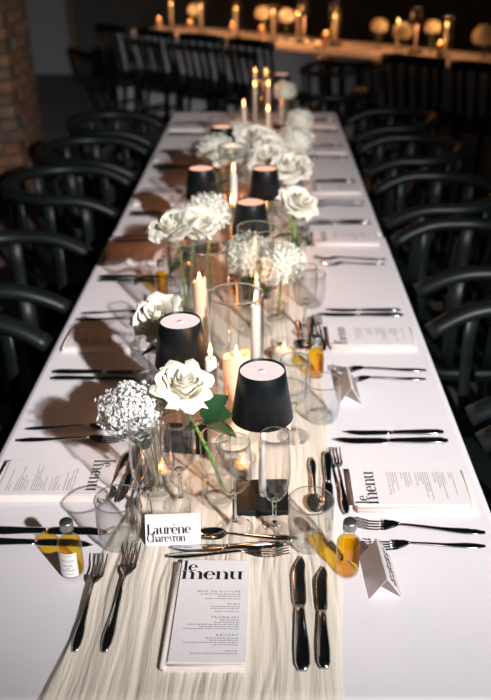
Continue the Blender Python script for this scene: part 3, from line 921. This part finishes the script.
def rose(label, base, head, Rr, tilt, leaves=(), separate=False, group='white roses in bud vases', n=30):
    """base: stem foot (world), head: bloom centre (world), tilt: axis of the bloom"""
    o = empty('white_rose', base)
    hd = Vector(head) - Vector(base)
    ax = Vector(tilt).normalized()
    M = Matrix.Translation(hd) @ Vector((0, 0, 1)).rotation_difference(ax).to_matrix().to_4x4()
    ps = rose_petals(Rr, n)
    if separate:
        bl = empty('bloom'); bl.parent = o; bl.location = hd
        bl.rotation_euler = Vector((0, 0, 1)).rotation_difference(ax).to_euler()
        for fn, t in ps:
            MB().grid(fn, 7, 8).build('petal', 'rose_outer' if t > .82 else 'rose_petal', bl)
    else:
        m = MB()
        for fn, t in ps: m.grid(fn, 5, 6, M)
        m.build('bloom', 'rose_petal', o)
    neck = hd - ax * Rr * .45
    MB().lathe([(0, -Rr * .62), (Rr * .10, -Rr * .60), (Rr * .20, -Rr * .48), (Rr * .16, -Rr * .3), (0, -.3 * Rr)], 14, M).build('calyx', 'stem_green', o)
    mid = neck * .5 + Vector((neck.x * .12, neck.y * .12, 0)) * -1
    pts = []
    st = hd - ax * Rr * .58
    c1 = Vector((st.x * .35, st.y * .35, st.z * .5)); 
    for k in range(11):
        t = k / 10
        p = c1 * (2 * t * (1 - t)) + st * (t * t)
        pts.append(p)
    MB().tube(pts, [.0032 - .0006 * k / 10 for k in range(11)], 8).build('stem', 'stem_green', o)
    for (b, d, L, w, rl) in leaves:
        leaf_at(o, b, d, L, w, rl)
    return tag(o, label, 'rose', group)
def floret_ball(m, c, Rb, n, fs, rr, squash=.85, npet=4):
    m.lathe([(0, -Rb * squash * .8), (Rb * .5, -Rb * squash * .66), (Rb * .8, -Rb * squash * .2), (Rb * .8, Rb * squash * .25), (Rb * .5, Rb * squash * .66), (0, Rb * squash * .8)], 14, Matrix.Translation(c))
    for i in range(n):
        zt = 1 - 2 * (i + .5) / n
        if zt < -.75: continue
        a = i * 2.399963
        rxy = math.sqrt(max(0, 1 - zt * zt))
        nrm = Vector((rxy * math.cos(a), rxy * math.sin(a), zt))
        p = Vector(c) + Vector((nrm.x, nrm.y, nrm.z * squash)) * Rb * rr.uniform(.86, 1.06)
        nn = (nrm + Vector((rr.uniform(-.4, .4), rr.uniform(-.4, .4), rr.uniform(-.2, .5)))).normalized()
        q = Vector((0, 0, 1)).rotation_difference(nn).to_matrix().to_4x4()
        M = Matrix.Translation(p) @ q @ Matrix.Rotation(rr.uniform(0, 6), 4, 'Z')
        s = fs * rr.uniform(.8, 1.2)
        for k in range(npet):
            t = 2 * PI * k / npet; w = 2.2 / npet
            P_ = lambda r, an, z_: (r * s * math.cos(an), r * s * math.sin(an), z_ * s)
            m.add([P_(.05, t, 0), P_(.65, t - w * .5, .12), P_(1, t - w * .22, .28), P_(1, t + w * .22, .28), P_(.65, t + w * .5, .12)], [(0, 1, 2, 3, 4)], M)
def hydrangea(label, base, head, Rb, n=150, leaves=(), group='white hydrangeas', fs=.014, seed=1):
    o = empty('hydrangea', base)
    hd = Vector(head) - Vector(base)
    m = MB(); floret_ball(m, hd, Rb, int(n * 1.6), fs, random.Random(seed))
    b = m.build('florets', 'hydrangea_petal', o, smooth=False); b['kind'] = 'stuff'
    MB().tube([(0, 0, 0), hd * .5 + Vector((0, 0, -.01)), hd], [.0035, .003, .003], 8).build('stem', 'stem_green', o)
    for (bb, d, L, w, rl) in leaves: leaf_at(o, bb, d, L, w, rl)
    return tag(o, label, 'hydrangea', group)
def make_vase(H_=.135, r=.0255, fill=.045):
    o = empty('bud_vase')
    MB().lathe([(r - .001, .001), (r, .003), (r, .02), (r, H_ - .001), (r - .0008, H_)], 36).build('wall', 'clear_glass', o)
    MB().lathe([(0, 0), (r - .002, 0), (r - .001, .003), (r - .003, .010), (0, .0105)], 36).build('base', 'thick_glass', o)
    MB().lathe([(r - .0008 + .0011 * math.cos(a), H_ - .0003 + .0011 * math.sin(a)) for a in [k * PI / 3 for k in range(6)]], 36, closed=True).build('rim', 'solid_glass', o)
    MB().lathe([(0, .0118), (r - .0022, .0118), (r - .0022, fill), (0, fill)], 32).build('water', 'water', o)
    return o
VASE = Proto(make_vase)
VG = 'clear glass bud vases'
def vase(x, y, label, scale=1): return VASE.put((x, y, zr), 0, label, 'vase', VG, scale=scale)

Z = TZ
# the big rose in front
vase(-.022, 1.088, 'clear glass bud vase holding the large front rose')
rose('large open white rose with dark green leaves leaning over the front vase', (-.010, 1.096, zr + .014), (-.073, 1.105, Z + .214), .039, (.22, -.28, 1),
     leaves=(((-.030, -.006, .150), (.80, -.30, .50), .050, .025, .3), ((-.032, -.004, .152), (.50, .10, .55), .052, .024, .5), ((-.030, 0, .142), (-.35, -.55, .25), .040, .015, .3), ((-.024, -.004, .135), (.9, -.35, .10), .050, .020, -.2)), separate=True, n=34)
# gypsophila beside it
vase(-.122, 1.108, 'clear glass bud vase with gypsophila stems behind the left flute')
def gypsophila(label, base, head, Rb, n):
    o = empty('gypsophila', base)
    rg = random.Random(21)
    hd = Vector(head) - Vector(base)
    m = MB(); st = MB()
    for i in range(n):
        zt = 1 - 1.9 * (i + .5) / n; a = i * 2.399963; rx = math.sqrt(max(0, 1 - zt * zt))
        nrm = Vector((rx * math.cos(a), rx * math.sin(a), zt))
        p = hd + Vector((nrm.x * 1.05, nrm.y, nrm.z * .95)) * Rb * (rg.uniform(.35, 1.0) ** .45) * rg.uniform(.82, 1.15) * (1 + .38 * noise.noise(nrm * 1.9))
        if i % 4 == 0:
            q0 = hd * .55 + (p - hd) * .15; q1 = hd * .8 + (p - hd) * .5
            st.tube([q0, q1, p], [.0007, .0005, .0004], 4)
        nn = (nrm + Vector((rg.uniform(-.6, .6), rg.uniform(-.6, .6), rg.uniform(-.3, .8)))).normalized()
        M = Matrix.Translation(p) @ Vector((0, 0, 1)).rotation_difference(nn).to_matrix().to_4x4()
        s = rg.uniform(.0024, .0040)
        for k in range(5):
            t = 2 * PI * k / 5 + rg.uniform(-.2, .2)
            P_ = lambda r, an, z_: (r * s * math.cos(an), r * s * math.sin(an), z_ * s)
            m.add([P_(0, t, 0), P_(.8, t - .5, .5), P_(1.1, t, .35), P_(.8, t + .5, .5)], [(0, 1, 2, 3)], M)
        m.add([(s * .55 * x, s * .55 * y, s * .5 * z_) for x, y, z_ in ((1, 0, .5), (0, 1, .5), (-1, 0, .5), (0, -1, .5), (0, 0, 1.4), (0, 0, -.4))], [(0, 1, 4), (1, 2, 4), (2, 3, 4), (3, 0, 4), (1, 0, 5), (2, 1, 5), (3, 2, 5), (0, 3, 5)], M)
    f = m.build('florets', 'gyp_petal', o, smooth=False); f['kind'] = 'stuff'
    for k in range(7):
        e = hd * .62 + Vector((rg.uniform(-.02, .02), rg.uniform(-.02, .02), 0))
        st.tube([(rg.uniform(-.006, .006), rg.uniform(-.006, .006), 0), e * .5, e, hd + Vector((rg.uniform(-.03, .03), rg.uniform(-.03, .03), 0))], [.001, .0009, .0008, .0005], 5)
    s_ = st.build('stems', 'fine_stem', o); s_['kind'] = 'stuff'
    return tag(o, label, 'gypsophila')
gypsophila('cloud of tiny white gypsophila flowers left of the large front rose', (-.120, 1.108, zr + .014), (-.152, 1.100, Z + .182), .047, 1400)
# pale rose behind lamp two
vase(-.146, 1.395, 'clear glass bud vase behind the second lamp')
rose('pale cream rose half hidden behind the second lamp', (-.146, 1.395, zr + .014), (-.142, 1.385, Z + .203), .043, (-.25, -.45, .9), leaves=(((0, 0, .12), (-.6, -.4, .1), .04, .012, .2),))
# cluster of white heads at the left
vase(-.140, 1.835, 'clear glass bud vase under the white flower cluster on the left')
rose('broad white rose at the front left of the flower cluster', (-.140, 1.835, zr + .014), (-.155, 1.800, Z + .236), .050, (-.30, -.35, .9), leaves=(((0, 0, .13), (-.5, -.6, -.1), .05, .015, .1),))
rose('white rose at the right of the left flower cluster', (-.138, 1.841, zr + .014), (-.108, 1.850, Z + .232), .046, (.2, -.3, .9))
hydrangea('white hydrangea head behind the left rose cluster', (-.088, 1.968, zr + .014), (-.088, 1.958, Z + .228), .053, 130, seed=4)
vase(-.088, 1.968, 'clear glass bud vase behind the left rose cluster')
# the two hydrangeas in the middle
LV = (((.0, -.01, .085), (-.5, -.8, .0), .045, .017, .2), ((.005, -.01, .085), (.2, -.8, -.1), .045, .017, -.2))
vase(.022, 1.855, 'clear glass bud vase of the left hydrangea behind the slim cylinder')
hydrangea('white hydrangea head seen through the slim glass cylinder', (.022, 1.855, zr + .014), (.016, 1.842, Z + .162), .054, 150, LV, seed=2)
vase(.090, 1.800, 'clear glass bud vase of the right hydrangea beside the slim cylinder')
hydrangea('greenish white hydrangea head right of the slim glass cylinder', (.090, 1.800, zr + .014), (.098, 1.790, Z + .162), .052, 150, (((-.005, -.01, .08), (-.7, -.6, .0), .05, .018, .1),), seed=3)
# rose leaning to the right
vase(.140, 2.050, 'clear glass bud vase of the rose leaning right')
rose('white rose with green leaves at the right, before the fourth lamp', (.140, 2.050, zr + .014), (.141, 2.030, Z + .226), .046, (.35, -.35, .9),
     leaves=(((-.004, 0, .12), (-.8, -.4, .2), .065, .020, .2), ((.0, 0, .11), (-.3, -.8, -.1), .055, .016, .1), ((.004, 0, .115), (.7, -.4, -.1), .05, .016, -.3), ((.0, 0, .10), (.1, -.7, -.4), .05, .014, -.3)))
# far flowers
for k_, (x_, y_, r_, lab) in enumerate(((.135, 2.50, .052, 'white rose behind the fourth lamp, right of the middle'), (.060, 2.62, .050, 'white rose just above the fourth lamp'), (.025, 2.86, .062, 'broad white rose in the middle of the far flowers'), (.075, 2.78, .045, 'small white rose between the far middle roses'), (-.062, 2.66, .046, 'white rose seen behind the cylinder between the farther lamps'))):
    y_ *= .957; x_ = .06 + (x_ - .06) * .957
    vase(x_, y_, 'clear glass bud vase of the ' + lab)
    rose(lab, (x_, y_, zr + .014), (x_ + .002, y_ - .01, Z + .224), r_, (R.uniform(-.3, .3), -.35, .9), n=24, leaves=(((0, 0, .13), (R.choice((-.7, .7)), -.5, 0), .05, .015, .1),))
for k_, (x_, y_, zc, r_, lab) in enumerate(((-.105, 2.72, .205, .060, 'white hydrangea head at the far left of the flowers'), (.165, 2.92, .190, .060, 'white hydrangea head at the far right of the flowers'), (.190, 3.18, .205, .050, 'upper white hydrangea head at the far right edge'), (.145, 3.87, .20, .046, 'round white flower head by the last lamp'), (-.040, 3.12, .170, .055, 'white hydrangea head behind the broad far rose'))):
    vase(x_, y_, 'clear glass bud vase of the ' + lab)
    hydrangea(lab, (x_, y_, zr + .014), (x_, y_ - .01, Z + zc), r_, 110, seed=10 + k_)

# ------------------------------------------------------------------ captain's chairs at the long table
def make_chair():
    """front towards local -x"""
    o = empty('captain_chair')
    hw = .212
    def rail(t):            # t 0..1 along the U
        s = abs(t * 2 - 1)  # 1 at arm ends, 0 at the back
        a = (t - .5) * PI * 1.0
        if s > .52:
            k = (s - .52) / .48
            x = lerp(-.0, -.215, k); y = hw * (1 - .06 * k * k)
        else:
            an = s / .52 * PI / 2
            x = .205 * math.cos(an); y = hw * math.sin(an)
        z = .776 - .006 * (1 - math.cos(min(1, s / .6) * PI)) / 2 - .060 * max(0, (s - .62) / .38) ** 2.0
        return (x, y if t > .5 else -y, z)
    pts = [rail(i / 44) for i in range(45)]
    MB().tube(pts, 1, 12, flat=[(.028, .021) for i in range(45)]).build('arm_rail', 'chair_black', o)
    # saddle seat
    def seat(z, k):
        r = []
        for i in range(28):
            a = 2 * PI * i / 28; n_ = 3.2
            c, s_ = math.cos(a), math.sin(a)
            q = (abs(c) ** n_ + abs(s_) ** n_) ** (-1 / n_)
            r.append((c * q * .222 * k - .01, s_ * q * .225 * k, z))
        return r
    vs = seat(.425, .92) + seat(.432, .99) + seat(.452, 1.0) + seat(.460, .97) + seat(.455, .75)
    fs = [(k * 28 + i, k * 28 + (i + 1) % 28, k * 28 + 28 + (i + 1) % 28, k * 28 + 28 + i) for k in range(4) for i in range(28)]
    fs += [tuple(range(27, -1, -1)), tuple(range(112, 140))]
    MB().add(vs, fs).build('seat', 'chair_black', o, auto=40)
    for t in (.12, .26, .36, .455, .545, .64, .74, .88):
        x, y, z_ = rail(t)
        b = Vector((x * .86 - .01, y * .88, .445)); tp = Vector((x, y, z_ - .008))
        ctr = Vector((-.01, 0, 0)); rad = Vector((x, y, 0)) - ctr; rad.normalize()
        m_ = (b + tp) / 2 + rad * .012
        m = MB(); m.tube([b, (b + m_) / 2 + rad * .004, m_, (m_ + tp) / 2 + rad * .002, tp], 1, 8, flat=[(.017, .008), (.019, .008), (.020, .008), (.021, .009), (.024, .010)], up=tuple(rad))
        m.build('slat', 'chair_black', o)
    for sx in (-1, 1):
        for sy in (-1, 1):
            MB().tube([(sx * .155 - .01, sy * .165, .430), (sx * .18 - .01, sy * .19, .22), (sx * .205 - .01, sy * .215, 0)], [.019, .021, .014], 10).build('leg', 'chair_black', o)
    for sy in (-1, 1):
        MB().tube([(-.195, sy * .192, .20), (.175, sy * .192, .20)], .011, 8).build('stretcher', 'chair_black', o)
    MB().tube([(-.01, -.192, .20), (-.01, .192, .20)], .011, 8).build('stretcher', 'chair_black', o)
    return o
CHAIR = Proto(make_chair)
for i, y in enumerate((1.125, 1.635, 2.290, 2.860, 3.500, 4.110)):
    CHAIR.put((.695, y, 0), jit(.04), 'black wooden captain chair, %s on the right side from the front' % ORD[i], 'chair', 'black chairs along the long table')
for i, y in enumerate((1.06, 1.560, 2.160, 2.960, 3.460, 4.020)):
    CHAIR.put((-.690, y, 0), PI + jit(.04), 'black wooden captain chair, %s on the left side from the front' % ORD[i], 'chair', 'black chairs along the long table')
CHAIR.put((.42, 4.86, 0), -PI / 2 + .1, 'black wooden captain chair standing beyond the far end of the long table', 'chair', 'black chairs along the long table')

# ------------------------------------------------------------------ the far table
DX, DY = .772, -.636
NX, NY = .636, .772
RZ = math.atan2(DY, DX)
def far(s, off=.42): return (-1.25 + DX * s + NX * off, 8.1 + DY * s + NY * off)
FL_, FC = 4.6, 2.1
fc = far(FC, .43)
table(-FL_ / 2, FL_ / 2, -.43, .43, 'folding table hidden under the cloth of the far banquet table', (fc[0], fc[1], 0), RZ)
cloth('tablecloth', FL_ / 2, .43, .70, 'white tablecloth hanging from the far banquet table in the dark background', fc, RZ, nper=420, seed=2)
def make_slat_chair():
    """front towards local +y, back at -y"""
    o = empty('slat_back_chair')
    MB().rbox(-.215, .215, -.20, .22, .435, .465, .012).build('seat', 'chair_black', o, smooth=False)
    for sx in (-1, 1):
        MB().tube([(sx * .185, .185, 0), (sx * .18, .18, .435)], [.014, .018], 8).build('leg', 'chair_black', o)
        MB().tube([(sx * .205, -.25, 0), (sx * .19, -.19, .44)], [.015, .019], 8).build('leg', 'chair_black', o)
        MB().tube([(sx * .190, -.19, .44), (sx * .200, -.215, .65), (sx * .205, -.255, .84)], [.018, .017, .016], 8).build('back_post', 'chair_black', o)
    MB().tube([(-.235, -.240, .850), (-.12, -.262, .860), (0, -.268, .862), (.12, -.262, .860), (.235, -.240, .850)], 1, 8, flat=(.014, .032)).build('top_rail', 'chair_black', o)
    for k in range(4):
        x = (k - 1.5) * .088
        MB().tube([(x * .9, -.185, .46), (x, -.215, .65), (x, -.258, .84)], 1, 8, flat=(.019, .008), up=(0, 1, 0)).build('slat', 'chair_black', o)
    for sx in (-1, 1):
        MB().tube([(sx * .183, .182, .2), (sx * .198, -.222, .2)], .010, 8).build('stretcher', 'chair_black', o)
    return o
SLAT = Proto(make_slat_chair)
CG = 'slat back chairs along the far table'
for s_, lab in ((.42, 'dark slat back chair farthest left at the far table'), (.95, 'dark slat back chair, second from the left at the far table'), (1.45, 'dark slat back chair, third from the left at the far table'), (1.98, 'dark slat back chair, fourth from the left at the far table'), (3.36, 'dark slat back chair right of the curved one at the far table'), (3.88, 'dark slat back chair farthest right at the far table')):
    x, y = far(s_, -.27)
    SLAT.put((x, y, 0), RZ + jit(.06), lab, 'chair', CG)
x, y = far(2.72, -.31)
CHAIR.put((x, y, 0), RZ - PI / 2 + .1, 'black captain chair with curved rail, fifth from the left at the far table', 'chair', 'black chairs along the long table')

fg = 'things on the far table'
fz = TZ + .0008
def fpt(s, off): p = far(s, off); return (p[0], p[1], fz)
FLAB = ['leftmost', 'second from the left', 'third from the left', 'fourth from the left', 'fifth from the left', 'sixth from the left', 'seventh from the left', 'rightmost']
TAPER2 = Proto(lambda: make_taper(.225, .0105, 'wax_white', 2.2))
for k_, s_ in enumerate((.18, .57, 1.0, 1.43, 1.70, 2.08, 2.68, 3.10)):
    TAPER2.put(fpt(s_, .42), 0, 'lit taper candle on the far table, ' + FLAB[k_], 'candle', 'taper candles on the far table')
    if k_ not in (4, 6):
        c = make_cyl(.29, .045) if k_ == 0 else copy_tree(FCYL)
        if k_ == 0: FCYL = c
        c.location = fpt(s_ + .001, .42)
        for ch in TAPER2.root.children: pass
        tag(c, 'glass cylinder on the far table around the taper, ' + FLAB[k_], 'glass cylinder', 'glass cylinders on the far table')
VOT = Proto(lambda: make_pillar(.115, .023, .55))
for k_, s_ in enumerate((.13, .54, 1.06, 1.40, 2.08, 3.12)):
    VOT.put(fpt(s_, .30), 0, 'short glowing pillar candle on the far table, ' + FLAB[k_], 'candle', 'short pillar candles on the far table')
TEA2 = Proto(make_tealight)
for k_, (s_, o_) in enumerate(((.97, .45), (1.56, .12), (1.86, .33), (2.00, .30))):
    TEA2.put(fpt(s_, o_), 0, 'small tealight on the far table, ' + FLAB[k_], 'candle', 'tealights on the far table')
for k_, (s_, r_, zc) in enumerate(((.40, .055, .19), (1.25, .065, .21), (1.52, .065, .20), (2.46, .06, .18), (2.76, .07, .17), (2.94, .055, .20), (3.38, .09, .17))):
    x, y, _ = fpt(s_, .50 if k_ != 4 else .36)
    VASE.put((x, y, fz), 0, 'bud vase on the far table, ' + FLAB[k_], 'vase', 'vases on the far table')
    hydrangea('white flower head on the far table, ' + FLAB[k_], (x, y, fz + .014), (x, y, TZ + zc), r_, 90, group='flowers on the far table', seed=30 + k_, fs=.017)
for k_, s_ in enumerate((1.69, 2.02, 2.79)):
    LAMPW.put(fpt(s_, .52), 0, 'black table lamp on the far table, ' + ['left', 'middle', 'right'][k_] + ' one', 'lamp', 'lamps on the far table', scale=1.3)
